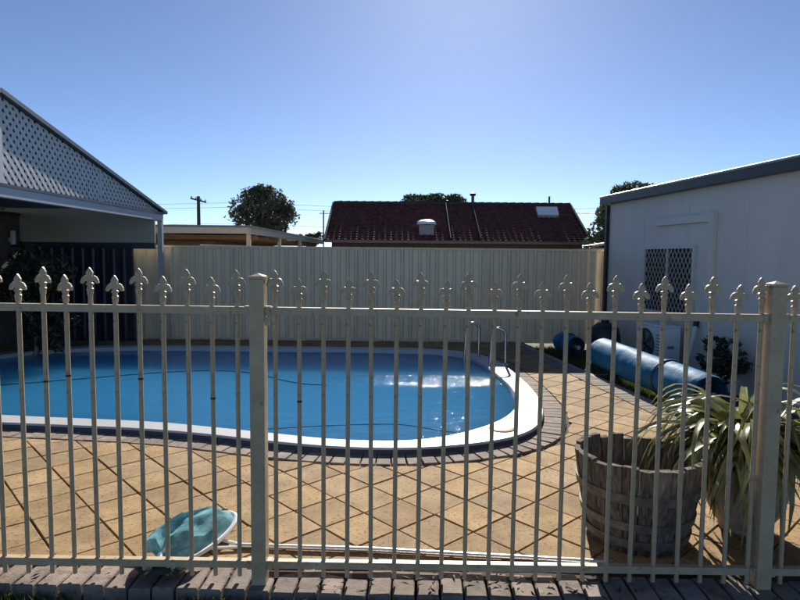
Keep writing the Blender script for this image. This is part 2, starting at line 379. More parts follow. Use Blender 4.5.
# grey course along the right edge, then a concrete kerb
edge = MB().box(-.222, -.006, .004, .112, 0, .03, bev=.004).mesh('brick', M['brick'])
ang = math.atan2(-.131, 1)
y = 3.0
while y < 11.1:
    if abs(kerb_x(y)) < .76*y+.4: obj('brick', edge, paving, (kerb_x(y), y, random.uniform(-.003, .002)), rot=(0, 0, -ang))
    y += .1165*math.cos(ang)
MB().box(0, .09, 0, 7.6, -.06, .035, bev=.008).build('kerb', M['concrete'], None, loc=(kerb_x(3.6), 3.6, 0), rot=(0, 0, -ang), kind='structure')

# border of bricks under the fence, stepping down to the lawn
border = MB().box(-3.2, 3.2, Y_FRONT+.12, 2.97, LAWN_Z-.02, -.03).build('brick_border', M['soil'], kind='structure')
x = -2.35
while x < 2.6:
    wdt = .1135+random.uniform(-.003, .003)
    MB().box(.004, wdt-.004, random.uniform(-.008, .008), .226, LAWN_Z+.01, .012+random.uniform(-.005, .005), bev=.006).build('brick', M['brick'], border, loc=(x, 2.715-.034*x, 0), rot=(random.gauss(0, .012), random.gauss(0, .012), -.034+random.gauss(0, .015)))
    x += wdt+.003

# ------------------------------------------------------------------ pool
CZ, WZ = .085, .025
pool = thing('swimming_pool', 'kidney shaped blue fibreglass pool with a white raised coping', 'pool', (-2.5, 7.3, 0))
off = Vector((-2.5, 7.3, 0))
c = MB(); prof = [(1., CZ-.018), (.965, CZ), (.06, CZ), (0., CZ-.02), (0., -.12)]
rows = []
for f, z in prof: rows.append([(INN[i].x+(OUT[i].x-INN[i].x)*f-off.x, INN[i].y+(OUT[i].y-INN[i].y)*f-off.y, z) for i in range(NP)])
vsx = [v for r in rows for v in r]
c.add(vsx, [(a*NP+i, a*NP+(i+1) % NP, (a+1)*NP+(i+1) % NP, (a+1)*NP+i) for a in range(len(rows)-1) for i in range(NP)])
coping = c.build('coping', M['coping'], pool, smooth=True)
s = MB(); rows = []
for d, z in ((.0, -.12), (-.05, -.3), (-.12, -.5), (-.4, -.62), (-1.3, -.66)):
    rows.append([(p.x-off.x, p.y-off.y, z) for p in offset(INN, d)])
vsx = [v for r in rows for v in r]
s.add(vsx, [(a*NP+i, a*NP+(i+1) % NP, (a+1)*NP+(i+1) % NP, (a+1)*NP+i) for a in range(len(rows)-1) for i in range(NP)])
s.add(rows[-1], [tuple(range(NP))])
s.build('basin', M['shell'], pool, smooth=True)
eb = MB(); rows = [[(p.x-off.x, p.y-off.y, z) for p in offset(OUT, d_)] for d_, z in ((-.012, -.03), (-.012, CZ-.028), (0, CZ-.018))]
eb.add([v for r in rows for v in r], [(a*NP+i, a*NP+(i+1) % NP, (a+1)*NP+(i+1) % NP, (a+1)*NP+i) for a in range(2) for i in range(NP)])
eb.build('edge_shade', M['edgeshade'], coping, smooth=True)  # dark strip standing in for shade below the coping lip
lx, ly = .93, 5.24
lid = MB().lathe([(.001, .012), (.105, .012), (.115, .006), (.115, -.004)], 28).build('skimmer_lid', M['lid'], coping, loc=(lx-off.x, ly-off.y, CZ), smooth=True)
wm = MB(); wm.add([(p.x, p.y, 0) for p in offset(INN, .006)], [tuple(range(NP))])
wm.build('water', M['water'], loc=(0, 0, WZ), kind='structure')
# floating hose
hp = catmull([(-5.2, 6.9, 0), (-4.4, 7.3, 0), (-3.3, 7.9, 0), (-2.6, 8.1, 0), (-2.0, 7.95, 0), (-1.55, 7.55, 0), (-1.2, 7.3, 0), (-.9, 7.25, 0)], 8, False)
MB().tube(hp, .011, 8).build('pool_hose', M['hose'], loc=(0, 0, WZ-.004), label='thin dark hose lying in the water at the left of the pool', cat='hose', smooth=True)
hp = catmull([(-1.25, 5.35, 0), (-.6, 5.5, 0), (0, 5.55, 0), (.4, 5.35, 0), (.66, 5.3, 0)], 8, False)
MB().tube(hp, .008, 8).build('pool_hose', M['hose'], loc=(0, 0, WZ-.004), label='thin dark hose in the water along the near pool edge', cat='hose', smooth=True)
# ladder
lad = thing('pool_ladder', 'stainless steel pool ladder with two curved handrails at the far right edge', 'ladder', (1.35, 8.8, CZ))
for (dx, dy) in ((1.235, 9.12), (1.53, 8.45)):
    o = Vector((dx-1.35, dy-8.8, 0)); n2 = Vector((-.90, -.05, 0)).normalized()
    P = [o+Vector((0, 0, .0)), o+Vector((0, 0, .36))]
    for a in range(0, 181, 15):
        P.append(o+n2*(.10-.10*math.cos(R(a)))+Vector((0, 0, .43+.10*math.sin(R(a)))))
    P += [o+n2*.21+Vector((0, 0, .2)), o+n2*.26+Vector((0, 0, -.7))]
    rl = MB().tube(P, .021, 12).build('handrail', M['steel'], lad, smooth=True)
    MB().lathe([(.05, 0), (.05, .008), (.022, .02)], 18, o).build('flange', M['steel'], rl, smooth=True)
for z in (-.3, -.55):
    MB().beam((-.34+.0, .32, z), (-.07, -.35, z), .08, .03).build('tread', M['white'], lad)

# ------------------------------------------------------------------ pool fence
FY = 2.83
fence = thing('pool_fence', 'cream tubular pool fence with fleur de lis finials along the brick border', 'fence', (0, FY, 0))
def fz(x): return -.0055*x
def finial_mesh():
    b = MB()
    half = [(0, .108), (.007, .100), (.0145, .086), (.0145, .078), (.010, .070), (.019, .072), (.029, .066), (.036, .052), (.038, .040), (.033, .036), (.026, .045), (.018, .050), (.0105, .047),
            (.0085, .041), (.015, .037), (.015, .031), (.009, .028), (.011, .012), (.011, .0)]
    poly = half+[(-x_, z_) for x_, z_ in reversed(half[1:])]
    T = Matrix(((1, 0, 0, 0), (0, 0, -1, 0), (0, 1, 0, 0), (0, 0, 0, 1)))
    poly = list(reversed(poly))
    n = len(poly)
    # front and back faces slightly cushioned: three layers
    def lay(sc, y): return [(p[0]*sc, y, p[1] if sc == 1 else .05+(p[1]-.05)*(.5+.5*sc)) for p in poly]
    vs = lay(.84, -.008)+lay(1, -.0045)+lay(1, .0045)+lay(.84, .008)
    fs = [tuple(range(n))]+[(a*n+(k+1) % n, a*n+k, (a+1)*n+k, (a+1)*n+(k+1) % n) for a in range(3) for k in range(n)]+[tuple(range(4*n-1, 3*n-1, -1))]
    fs = [tuple(reversed(f)) for f in fs]
    b.add(vs, fs)
    b.lathe([(.0125, -.012), (.0125, .004), (.0145, .008), (.0145, .014), (.011, .018)], 12, cap=True)
    b.lathe([(.006, .029), (.0155, .031), (.0155, .037), (.006, .039)], 12, cap=True)
    return b.mesh('finial', M['iron'])
FM = finial_mesh()
def picket_mesh(h): return MB().tube([(0, 0, .035), (0, 0, h)], .011, 12).mesh('picket', M['iron'], True)
PT, PSH = picket_mesh(1.448), picket_mesh(1.412)
xs_left = [-1.835-.1165*3, -1.835-.1165*2, -1.835-.1165, -1.835, -1.717, -1.604, -1.488, -1.372, -1.257, -1.141, -1.023, -.905, -.785]
xs_right = [-.602+.1171*i for i in range(21)]
xs_far = [1.905+.117*i for i in range(4)]
band_at = {-1.604: 1.03, -1.257: 1.02, -.905: .93, -.4849: .92, -1.7175: 1.0}
for grp, tall0 in ((xs_left, 0), (xs_right, 0), (xs_far, 1)):
    for i, x in enumerate(grp):
        tall = (i % 2 == tall0 % 2) if grp is not xs_left else (i % 2 == 0)
        h = 1.448 if tall else 1.412
        p = obj('picket', PT if tall else PSH, fence, (x, 0, fz(x)), rot=(random.gauss(0, .0015), random.gauss(0, .0025), 0))
        fo = obj('finial', FM, p, (0, 0, h-.008), rot=(0, random.gauss(0, .035), random.gauss(0, .14))); fo.scale = (1.1, 1.15, 1.08)
        for bx, bz in band_at.items():
            if abs(bx-x) < .004: MB().lathe([(.0112, -.005), (.0122, -.005), (.0122, .005), (.0112, .005)], 12).build('band', M['rust'], p, loc=(0, 0, bz))
for (a, b) in ((-2.3, -.72), (-.645, 1.768), (1.842, 2.7)):
    for zc, hh, nm in ((1.361, .036, 'top_rail'), (.1, .036, 'bottom_rail')):
        MB().beam((a, 0, zc+fz(a)), (b, 0, zc+fz(b)), .032, hh).build(nm, M['iron'], fence)
for px in (-.6825, 1.805):
    b = MB().box(-.035, .035, -.035, .035, -.02, 1.515, bev=.004)
    po = b.build('post', M['iron'], fence, loc=(px, 0, fz(px)))
    cp = MB().box(-.039, .039, -.039, .039, 1.5155, 1.527).add([(-.034, -.034, 1.5275), (.034, -.034, 1.5275), (.034, .034, 1.5275), (-.034, .034, 1.5275), (0, 0, 1.541)], [(0, 1, 4), (1, 2, 4), (2, 3, 4), (3, 0, 4), (3, 2, 1, 0)])
    cp.build('cap', M['iron'], po)
    for sx in (-1, 1):
        for zz in (1.361, .1):
            MB().box(min(sx*.036, sx*.062), max(sx*.036, sx*.062), -.0205, .0205, zz-.0225, zz+.0225).build('bracket', M['iron'], po)
MB().box(.037, .06, -.03, -.0215, 1.295, 1.335).build('latch_plate', M['iron'], fence, loc=(-.6825, 0, 0))

# ------------------------------------------------------------------ back fence
BY = 11.25
bf = thing('metal_sheet_fence', 'tall cream ribbed steel boundary fence behind the pool', 'fence', (0, BY, 0))
def rib_panel(w_, h_, m, pitch=.165, depth=.05):
    prof = []; x = 0
    while x < w_-1e-6:
        for fx, d in ((0, 0), (.30, 0), (.46, 1), (.64, 1), (.80, 0)):
            if x+fx*pitch < w_: prof.append((x+fx*pitch, -d*depth))
        x += pitch
    prof.append((w_, 0)); b = MB(); n = len(prof)
    b.add([(p[0], p[1], 0) for p in prof]+[(p[0], p[1], h_) for p in prof], [(k, k+1, n+k+1, n+k) for k in range(n-1)])
    b.add([(p[0], p[1]+.002, 0) for p in prof]+[(p[0], p[1]+.002, h_) for p in prof], [(k+1, k, n+k, n+k+1) for k in range(n-1)])
    return b.mesh('panel', m)
PW = 2.36; pm = rib_panel(PW-.05, 1.74, M['sheet'])
x = 3.98-PW*5
for k in range(5):
    obj('panel', pm, bf, (x+.025, 0, .03))
    MB().box(-.028, .028, -.036, .03, -.1, 1.80).build('post', M['sheetpost'], bf, loc=(x, 0, 0))
    MB().box(.03, PW-.03, -.038, .032, 1.765, 1.805).build('top_rail', M['sheetpost'], bf, loc=(x, 0, 0))
    MB().box(.03, PW-.03, -.038, .032, .0, .05).build('bottom_rail', M['sheetpost'], bf, loc=(x, 0, 0))
    x += PW
MB().box(-.028, .028, -.036, .03, -.1, 1.80).build('post', M['sheetpost'], bf, loc=(x, 0, 0))

# ------------------------------------------------------------------ verandah at the left
VX = -4.45
ver = thing('verandah', 'verandah with white lattice gable and blue grey beam left of the pool', 'verandah', (VX, 6.6, 0))
HY, Z0, Z1 = 4.42, 2.415, 3.385               # half span, eave and apex height
MB().beam((0, -HY, 2.305), (0, HY, 2.305), .09, .115).build('beam', M['ver_blue'], ver)
MB().beam((.01, -HY, 2.381), (.01, HY, 2.381), .10, .034).build('beam_capping', M['ver_cap'], ver)
for s_ in (-1, 1):
    MB().beam((.015, 0, Z1+.02), (.015, s_*(HY+.14), Z0+.02-.03), .12, .05).build('barge_capping', M['ver_cap'], ver)
    MB().box(-.04, .04, -.04, .04, -.05, 2.245, bev=0).build('post', M['ver_blue'], ver, loc=(0, s_*(HY-.03), 0))
    b = MB(); nseg = 60                        # ribbed roof slope
    vs_ = []; n2 = 0
    for k in range(nseg*2+1):
        xx = -.06-4.6*k/(nseg*2); dz = .03 if k % 2 else 0
        vs_ += [(xx, 0, Z1+dz+.01), (xx, s_*(HY+.16), Z0-.03+dz)]
    b.add(vs_, [(2*k, 2*k+1, 2*k+3, 2*k+2) if s_ < 0 else (2*k+1, 2*k, 2*k+2, 2*k+3) for k in range(nseg*2)])
    b.build('roof_sheet', M['roofsheet'], ver)
    MB().beam((-.1, s_*(HY+.2), Z0-.1), (-4.6, s_*(HY+.2), Z0-.1), .11, .12).build('gutter', M['ver_blue'], ver)
MB().box(-.03, .03, -.035, .035, 2.4, Z1-.02).build('king_post', M['lattice'], ver)
for yy in (2.22, -2.22):
    MB().box(-.018, .012, yy-.025, yy+.025, 2.4, Z1-(Z1-Z0)*abs(yy)/HY-.02).build('lattice_joint', M['lattice'], ver)
# lattice strips, two crossed layers clipped to the gable triangle
lat = MB(); pt = .105; sw = .047
tri = [Vector((-HY+.05, 2.40)), Vector((HY-.05, 2.40)), Vector((0, Z1-.01))]
edges = [(tri[i], Vector((-(tri[(i+1) % 3]-tri[i]).y, (tri[(i+1) % 3]-tri[i]).x)).normalized()) for i in range(3)]
for sgn, xo in ((1, -.0025), (-1, .0025)):
    d = Vector((math.cos(R(47)), sgn*math.sin(R(47)))); nn = Vector((-d.y, d.x))
    for k in range(-75, 76):
        o = Vector((0, 2.9))+nn*(k*pt*.80)
        poly = [o-d*8-nn*sw/2, o+d*8-nn*sw/2, o+d*8+nn*sw/2, o-d*8+nn*sw/2]
        for p_, n_ in edges:
            poly = clip(poly, p_, n_)
            if len(poly) < 3: break
        if len(poly) < 3: continue
        n = len(poly)
        lat.add([(xo+.0024, p_.x, p_.y) for p_ in poly]+[(xo-.0024, p_.x, p_.y) for p_ in poly], [tuple(range(n)), tuple(range(2*n-1, n-1, -1))]+[(q, n+q, n+(q+1) % n, (q+1) % n) for q in range(n)])
lat.build('lattice', M['lattice'], ver, kind='stuff')
MB().box(-2.8, -.07, 4.30, 4.34, 1.84, 2.455).build('infill_panel', M['panel'], ver)
MB().box(-2.8, -.07, 4.28, 4.345, 1.73, 1.838).build('infill_rail', M['ver_cap'], ver)
# dark screen below it
ns = thing('dark_screen', 'dark navy ribbed metal screen under the verandah', 'screen', (-6.93, 10.86, 0))
obj('panel', rib_panel(1.98, 1.70, M['navy'], .19, .02), ns, (.02, 0, .03))
for xx in (0, 2.0): MB().box(xx-.02, xx+.02, -.03, .03, 0, 1.76).build('post', M['navy'], ns)
MB().box(.021, 1.979, -.03, .03, 1.731, 1.765).build('top_rail', M['navy'], ns)
# house wall at the far left, with a pale lamp
hw = thing('house_wall', 'dark shaded house wall behind the shrub under the verandah', 'house', (-7.0, 6.9, 0))
MB().box(-.25, 0, -2.6, 4.3, -.1, 2.30).build('wall', M['darkbrick'], hw)
MB().box(-.25, .02, -2.6, 4.29, 2.302, 2.36).build('wall_plate', M['ver_cap'], hw)
wl = thing('wall_lamp', 'small pale upright wall lamp under the verandah beam', 'lamp', (-6.93, 10.6, 1.78))
MB().box(-.075, .03, -.02, .02, .05, .12).build('bracket', M['white'], wl)
MB().lathe([(.03, 0), (.045, .01), (.045, .23), (.03, .25)], 14, cap=True).build('lamp_body', M['white'], wl, smooth=True)

# ------------------------------------------------------------------ foliage helpers
def leaf_cloud(b, lobes, n, size, rnd, shell=.55, flat=.35, cull=.02):
    for _ in range(n):
        cx_, cy_, cz_, rx, ry, rz = lobes[rnd.randrange(len(lobes))]
        while True:
            u = Vector((rnd.uniform(-1, 1), rnd.uniform(-1, 1), rnd.uniform(-1, 1))); l = u.length
            if l <= 1 and (l > shell or rnd.random() < .25): break
        p = Vector((cx_+u.x*rx, cy_+u.y*ry, cz_+u.z*rz))
        if noise.noise(p*(1.9/max(rx, .3))) < cull: continue
        q = Matrix.Rotation(rnd.uniform(0, 6.28), 3, 'Z') @ Matrix.Rotation(rnd.uniform(-1.3, 1.3), 3, 'X') @ Matrix.Rotation(rnd.uniform(0, 6.28), 3, 'Y')
        s_ = size*rnd.uniform(.6, 1.4)
        b.add([p+q @ Vector((-s_, 0, 0)), p+q @ Vector((0, -s_*flat, s_*.1)), p+q @ Vector((s_, 0, 0)), p+q @ Vector((0, s_*flat, s_*.1))], [(0, 1, 2, 3)])
def tree(name, label, cat, loc, lobes, n, size, m, trunk_h, tr, seed, group=None, cull=.02):
    rnd = random.Random(seed); t = thing(name, label, cat, loc, group)
    b = MB(); b.tube([(0, 0, -.2), (.05, 0, trunk_h*.5), (0, .05, trunk_h)], [tr*1.3, tr, tr*.8], 9)
    for lb in lobes:
        c_ = Vector(lb[:3]); m_ = Vector((0, .05, trunk_h))
        mid = m_.lerp(c_, .5)+Vector((rnd.uniform(-.2, .2), rnd.uniform(-.2, .2), .1))*lb[3]
        b.tube([m_, mid, c_], [tr*.6, tr*.35, tr*.12], 6)
        for _ in range(4):
            e = c_+Vector((rnd.uniform(-1, 1)*lb[3], rnd.uniform(-1, 1)*lb[4], rnd.uniform(-.3, 1)*lb[5]))*.8
            b.tube([mid.lerp(c_, .6), e], [tr*.2, tr*.05], 5)
    b.build('trunk', M['bark'], t, smooth=True)
    lf = MB(); leaf_cloud(lf, lobes, n, size, rnd, cull=cull); lf.build('crown', m, t)
    return t
def lobes_in(rnd, rx, ry, rz, cz, n, r0, r1):
    out = []
    while len(out) < n:
        u = Vector((rnd.uniform(-1, 1), rnd.uniform(-1, 1), rnd.uniform(-1, 1)))
        if u.length > 1: continue
        r_ = rnd.uniform(r0, r1); out.append((u.x*(rx-r_*.8), u.y*(ry-r_*.8), cz+u.z*(rz-r_*.8), r_, r_, r_*.85))
    return out
rn = random.Random(3)
tree('gum_tree', 'round dense tree with pale branches beyond the neighbouring flat patio roof', 'tree', (-10.5, 45, 0), lobes_in(rn, 2.6, 2.4, 2.2, 4.6, 22, .55, .9)+[(2.0*math.cos(a)*math.cos(e), 1.4*math.sin(a)*math.cos(e), 4.3+2.0*math.sin(e), .85, .85, .75) for e in (.1, .55, 1.0, 1.5) for a in (0, .8, 2.3, 3.14, 4.0, 5.5)], 15000, .15, M['leafa'], 3.0, .2, 1, 'trees beyond the fence')
tree('broad_tree', 'low broad dark tree top showing above the ridge of the tiled roof', 'tree', (2.6, 50, 0), lobes_in(rn, 3.5, 2.2, 1.7, 5.6, 26, .7, 1.1)+[(x_, 0, 6.15-.15*x_*x_, 1.0, .8, .8) for x_ in (-2.6, -1.7, -.9, 0, .9, 1.8, 2.6)], 15000, .18, M['leafb'], 3.5, .25, 2, 'trees beyond the fence', cull=-.3)
tree('bushy_tree', 'bushy green tree between the tiled roof and the grey shed', 'tree', (9.5, 24, 0), lobes_in(rn, 2.0, 1.6, 2.3, 2.7, 40, .45, .75)+[(-1.35, 0, 1.6, .6, .6, .6), (-1.5, .2, 1.1, .6, .5, .5), (-1.0, 0, 2.6, .6, .6, .6), (-1.55, 0, 2.2, .55, .6, .55), (-1.35, 0, 2.8, .55, .6, .55), (-1.0, .2, 3.4, .6, .6, .5), (-.6, 0, 3.9, .6, .6, .5), (-.2, 0, 4.3, .55, .55, .5), (.4, 0, 4.2, .6, .6, .5)], 26000, .11, M['leafb'], 1.6, .14, 3, 'trees beyond the fence', cull=-.25)
tree('small_tree', 'small distant tree top just left of the antenna mast', 'tree', (-9.2, 60, 0), lobes_in(rn, 1.9, 1.2, 1.0, 3.2, 8, .5, .8), 2500, .22, M['leafb'], 2.2, .15, 4, 'trees beyond the fence')
tree('small_tree', 'tiny distant tree top beside the timber power pole', 'tree', (-26.5, 70, 0), lobes_in(rn, 1.0, .8, 1.0, 4.6, 6, .4, .6), 1400, .2, M['leafb'], 3.5, .15, 5, 'trees beyond the fence')
tree('dark_shrub', 'dark leafy shrub beside the navy screen under the verandah', 'shrub', (-5.75, 9.2, 0), lobes_in(rn, .75, .7, 1.1, .85, 20, .25, .45), 5500, .06, M['leafc'], .5, .03, 6)
tree('dark_shrub', 'small dark shrub against the grey shed wall behind the strappy plant', 'shrub', (4.05, 7.3, -.1), lobes_in(rn, .36, .36, .35, .48, 9, .14, .22), 1800, .05, M['leafc'], .25, .015, 8)

# ------------------------------------------------------------------ neighbour with flat patio
np_ = thing('patio_roof', 'flat roofed patio with cream fascia and posts beyond the boundary fence', 'patio', (-4.6, 18, 0))
MB().box(-6, 0, 0, .04, 2.28, 2.47).build('fascia', M['cream'], np_)
MB().beam((.02, .041, 2.375), (.32, 15, 2.375), .04, .19).build('fascia', M['cream'], np_)
MB().add([(-6, -.05, 2.472), (.06, -.05, 2.472), (.38, 15, 2.472), (-6, 15, 2.472), (-6, -.05, 2.53), (.06, -.05, 2.53), (.38, 15, 2.53), (-6, 15, 2.53)], [(3, 2, 1, 0), (4, 5, 6, 7), (0, 1, 5, 4), (1, 2, 6, 5), (2, 3, 7, 6), (3, 0, 4, 7)]).build('roof', M['roofsheet'], np_)
for (px, py) in ((-.04, .12), (.06, 4.2), (.14, 8.2), (-4.0, .12)): MB().box(px-.06, px+.06, py-.06, py+.06, -.1, 2.279).build('post', M['cream'], np_)
for k in range(9): MB().beam((-5.9, 1+k*1.5, 2.2), (.03+.02*k, 1+k*1.5, 2.2), .05, .13).build('rafter', M['brownwall'], np_)
MB().box(-9, -2.0, 3.2, 15.5, -.1, 2.13).build('wall', M['brownwall'], np_)
MB().beam((-1.65, .5, 1.93), (-.35, 3.0, 1.93), .05, .06).build('handrail', M['white'], np_)

# ------------------------------------------------------------------ tiled house
th = thing('tiled_house', 'house with long dark red tiled roof behind the boundary fence', 'house', (2.7, 27, 0))
hx0, hx1, ez, rz_ = -6.13, 5.95, 2.36, 4.33; RD = 3.53
b = MB(); NC = 17; NW = 46
for cI in range(NC):
    t0, t1 = cI/NC, (cI+1)/NC
    rows = []
    for t_, lift in ((t0, .032), (t1+.01, .0)):
        row = []
        for k in range(NW*6+1):
            u = k/6; xx = hx0+(hx1-hx0)*k/(NW*6); fr_ = u-math.floor(u)
            h_ = .03*math.sin(math.pi*min(1, fr_/.6)) if fr_ < .6 else -.010*math.sin(math.pi*(fr_-.6)/.4)
            row.append((xx, RD*t_+(-.01 if lift else 0), ez+(rz_-ez)*t_+lift+h_))
        rows.append(row)
    n = len(rows[0])
    low = [(v[0], v[1]-.002, v[2]-.05) for v in rows[0]]
    b.add(rows[0]+rows[1]+low, [(k, k+1, n+k+1, n+k) for k in range(n-1)]+[(2*n+k, 2*n+k+1, k+1, k) for k in range(n-1)])
b.add([(hx0, RD+.06, rz_-.03), (hx1, RD+.06, rz_-.03), (hx1, 2*RD+.2, ez), (hx0, 2*RD+.2, ez)], [(0, 1, 2, 3)])
roof = b.build('roof_tiles', M['tile'], th, kind='stuff')
for k in range(30):
    xx = hx0+(hx1-hx0)*k/30
    MB().tube([(xx, RD+.03, rz_+.02), (xx+(hx1-hx0)/30+.03, RD+.03, rz_+.02+.012)], [.10, .115], 10).build('ridge_tile', M['ridge'], th)
for xx in (hx0-.03, hx1+.03):
    MB().beam((xx, -.1, ez-.02), (xx, RD, rz_+.0), .09, .16).build('barge_board', M['barge'], th)
MB().beam((hx0, -.09, ez-.055), (hx1, -.09, ez-.055), .12, .12).build('gutter', M['gutter'], th)
b = MB().box(hx0+.25, hx1-.25,   .35, 2*RD-.3, -.1, ez-.12)
b.add([(hx0+.25, .35, ez-.12), (hx0+.25, 2*RD-.3, ez-.12), (hx0+.25, RD+.03, rz_-.15), (hx1-.25, .35, ez-.12), (hx1-.25, 2*RD-.3, ez-.12), (hx1-.25, RD+.03, rz_-.15)], [(0, 2, 1), (3, 4, 5)])
b.build('wall', M['housewall'], th)
def on_slope(t_): return RD*t_, ez+(rz_-ez)*t_
yy, zz = on_slope(.66)
def side_prism(prof, x0_, x1_):
    n = len(prof); return MB().add([(x0_, p[0], p[1]) for p in prof]+[(x1_, p[0], p[1]) for p in prof], [tuple(range(n-1, -1, -1)), tuple(range(n, 2*n))]+[(k, (k+1) % n, n+(k+1) % n, n+k) for k in range(n)])
rb = side_prism([(-.1, -.4), (1.0, -.1), (1.0, .5), (.30, .5), (-.1, .12)], -.5, .5).build('cooler_box', M['badge'], th, loc=(4.55, yy, zz))
side_prism([(-.13, .10), (-.10, .07), (.31, .45), (.31, .52), (.28, .52)], -.52, .52).build('cover_panel', M['white'], rb)
yy, zz = on_slope(.16)
rb = MB().box(-.34, .34, -.1, .55, -.25, .46, bev=.03).build('roof_vent', M['badge'], th, loc=(-1.5, yy, zz))
MB().lathe([(.46, .47), (.42, .60), (.26, .68), (.02, .70)], 16, (0, .22, 0)).build('cowl', M['white'], rb, smooth=True)
yy, zz = on_slope(.93)
fl = MB().tube([(.95, yy, zz-.1), (.95, yy, zz+.55)], .075, 12).build('flue_pipe', M['black'], th, smooth=True)
MB().lathe([(.11, 0), (.16, .03), (.15, .12), (.03, .18)], 14, (.95, yy, zz+.55), cap=True).build('flue_cap', M['black'], fl, smooth=True)
for xx in (-.42, .95):
    ya, za = on_slope(.02); yb_, zb_ = on_slope(.9 if xx > 0 else .98)
    MB().tube([(xx, ya, za+.09), (xx, yb_, zb_+.09)], .04, 8).build('roof_conduit', M['black'], th, smooth=True)
MB().tube([(4.9, RD, rz_), (4.9, RD, rz_+.45)], .05, 8).build('vent_pipe', M['black'], th, smooth=True)
def antenna(label, loc, h, rot):
    t = thing('tv_antenna', label, 'antenna', loc, 'television antennas', rot)
    MB().tube([(0, 0, 0), (0, 0, h)], .035, 8).build('mast', M['black'], t, smooth=True)
    MB().tube([(-.2, 0, h-.15), (1.15, 0, h-.15)], .02, 6).build('boom', M['alu'], t, smooth=True)
    for k in range(9): MB().tube([(-.15+k*.15, -.45+.03*k, h-.15), (-.15+k*.15, .45-.03*k, h-.15)], .009, 5).build('element', M['alu'], t)
antenna('thin antenna mast with a pale boom left of the tiled roof', (-3.9, 30, 0), 3.92, .1)
antenna('thin antenna mast right of the tiled roof near the bushy tree', (9.2, 31.5, 0), 4.2, .3)
gs = thing('garden_shed', 'low neighbouring shed with pale barge at the right end of the boundary fence', 'shed', (6.6, 17, 0))
MB().box(-1.1, 2.5, 0, 3, -.1, 1.93).build('wall', M['badge'], gs)
MB().beam((-1.15, -.1, 1.97), (.9, -.1, 2.32), .06, .05, (0, 0, 1)).build('barge_board', M['gutter'], gs)
MB().add([(-1.25, -.07, 2.0), (.9, -.07, 2.36), (.9, .5, 2.36), (-1.25, .5, 2.0)], [(0, 1, 2, 3)]).build('roof', M['roofsheet'], gs)

# power pole and wires
pp = thing('power_pole', 'distant timber power pole with a crossarm above the patio roof', 'power pole', (-20.4, 60, 0))
MB().tube([(0, 0, -.1), (0, 0, 7.5)], [.22, .16], 12).build('pole', M['pole'], pp, smooth=True)
MB().beam((-.62, -.5, 7.25), (.62, .5, 6.95), .12, .14).build('crossarm', M['pole'], pp)
for k in (-.55, -.2, .2, .55): MB().lathe([(.04, 0), (.08, .05), (.05, .16), (.02, .2)], 8, (k, k*.8, 7.1-.242*k+.08)).build('insulator', M['white'], pp)
for k, (za, zb) in enumerate(((7.0, 7.3), (6.6, 6.7), (5.0, 4.9))):
    pts = [(-60+ (130)*i/24, 60+random.uniform(0, 0)+(i/24)*6, za+(zb-za)*i/24-.5*math.sin(math.pi*((i/8) % 1))) for i in range(25)]
    MB().tube(pts, .014, 5).build('power_line', M['wire'], label=['highest thin power line crossing the sky behind the roofs', 'middle thin power line crossing the sky behind the roofs', 'lowest thin power line crossing the sky just above the roofs'][k], cat='power line', group='power lines')

# ------------------------------------------------------------------ grey shed at the right
SA = math.atan2(.131, 1)
sh = thing('grey_shed', 'long pale grey rendered shed with dark gutter on the right', 'shed', (3.87, 11.0, 0), rz=math.pi/2+SA-math.pi)
# local frame: +x runs along the wall towards the viewer, +y points away from the wall inwards
MB().box(0, 9.5, 0, .12, -.1, 2.66).build('wall', M['shed'], sh)
MB().box(.0, .12, .122, 5, -.1, 2.66).build('end_wall', M['shed'], sh)
for k in range(1, 8): MB().box(k*1.2-.006, k*1.2+.006, -.003, -.001, -.05, 2.6).build('cover_strip', M['shed'], sh)
gt = MB().box(-.12, 9.6, -.15, -.004, 2.63, 2.75, bev=.0).build('gutter', M['shedtrim'], sh)
MB().tube([(-.125, -.152, 2.765), (9.6, -.152, 2.765)], .015, 12).build('gutter_lip', M['sheettop'], gt, smooth=True)
b = MB(); vs_ = []
for k in range(121):
    xx = -.15+k*.08; dz = .02 if k % 2 else 0
    vs_ += [(xx, -.02, 2.74+dz), (xx, 5, 2.9+dz)]
b.add(vs_, [(2*k, 2*k+2, 2*k+3, 2*k+1) for k in range(120)]); b.build('roof', M['roofsheet'], sh)
MB().box(-.075, -.005, -.06, .02, -.05, 2.6).build('downpipe', M['shedtrim'], sh)
win = MB().box(1.31, 2.57, -.012, -.002, .82, 1.79).build('window', M['glass'], sh)
fr = MB()
for (a, b_, c_, d_) in ((1.27, 2.61, .775, .82), (1.27, 2.61, 1.79, 1.835), (1.27, 1.312, .8201, 1.7899), (2.568, 2.61, .8201, 1.7899), (1.93, 1.95, .8201, 1.7899)):
    fr.box(a, b_, -.045, -.003, c_, d_)
fr.build('frame', M['frame'], win)
gm = MB(); pt = .08
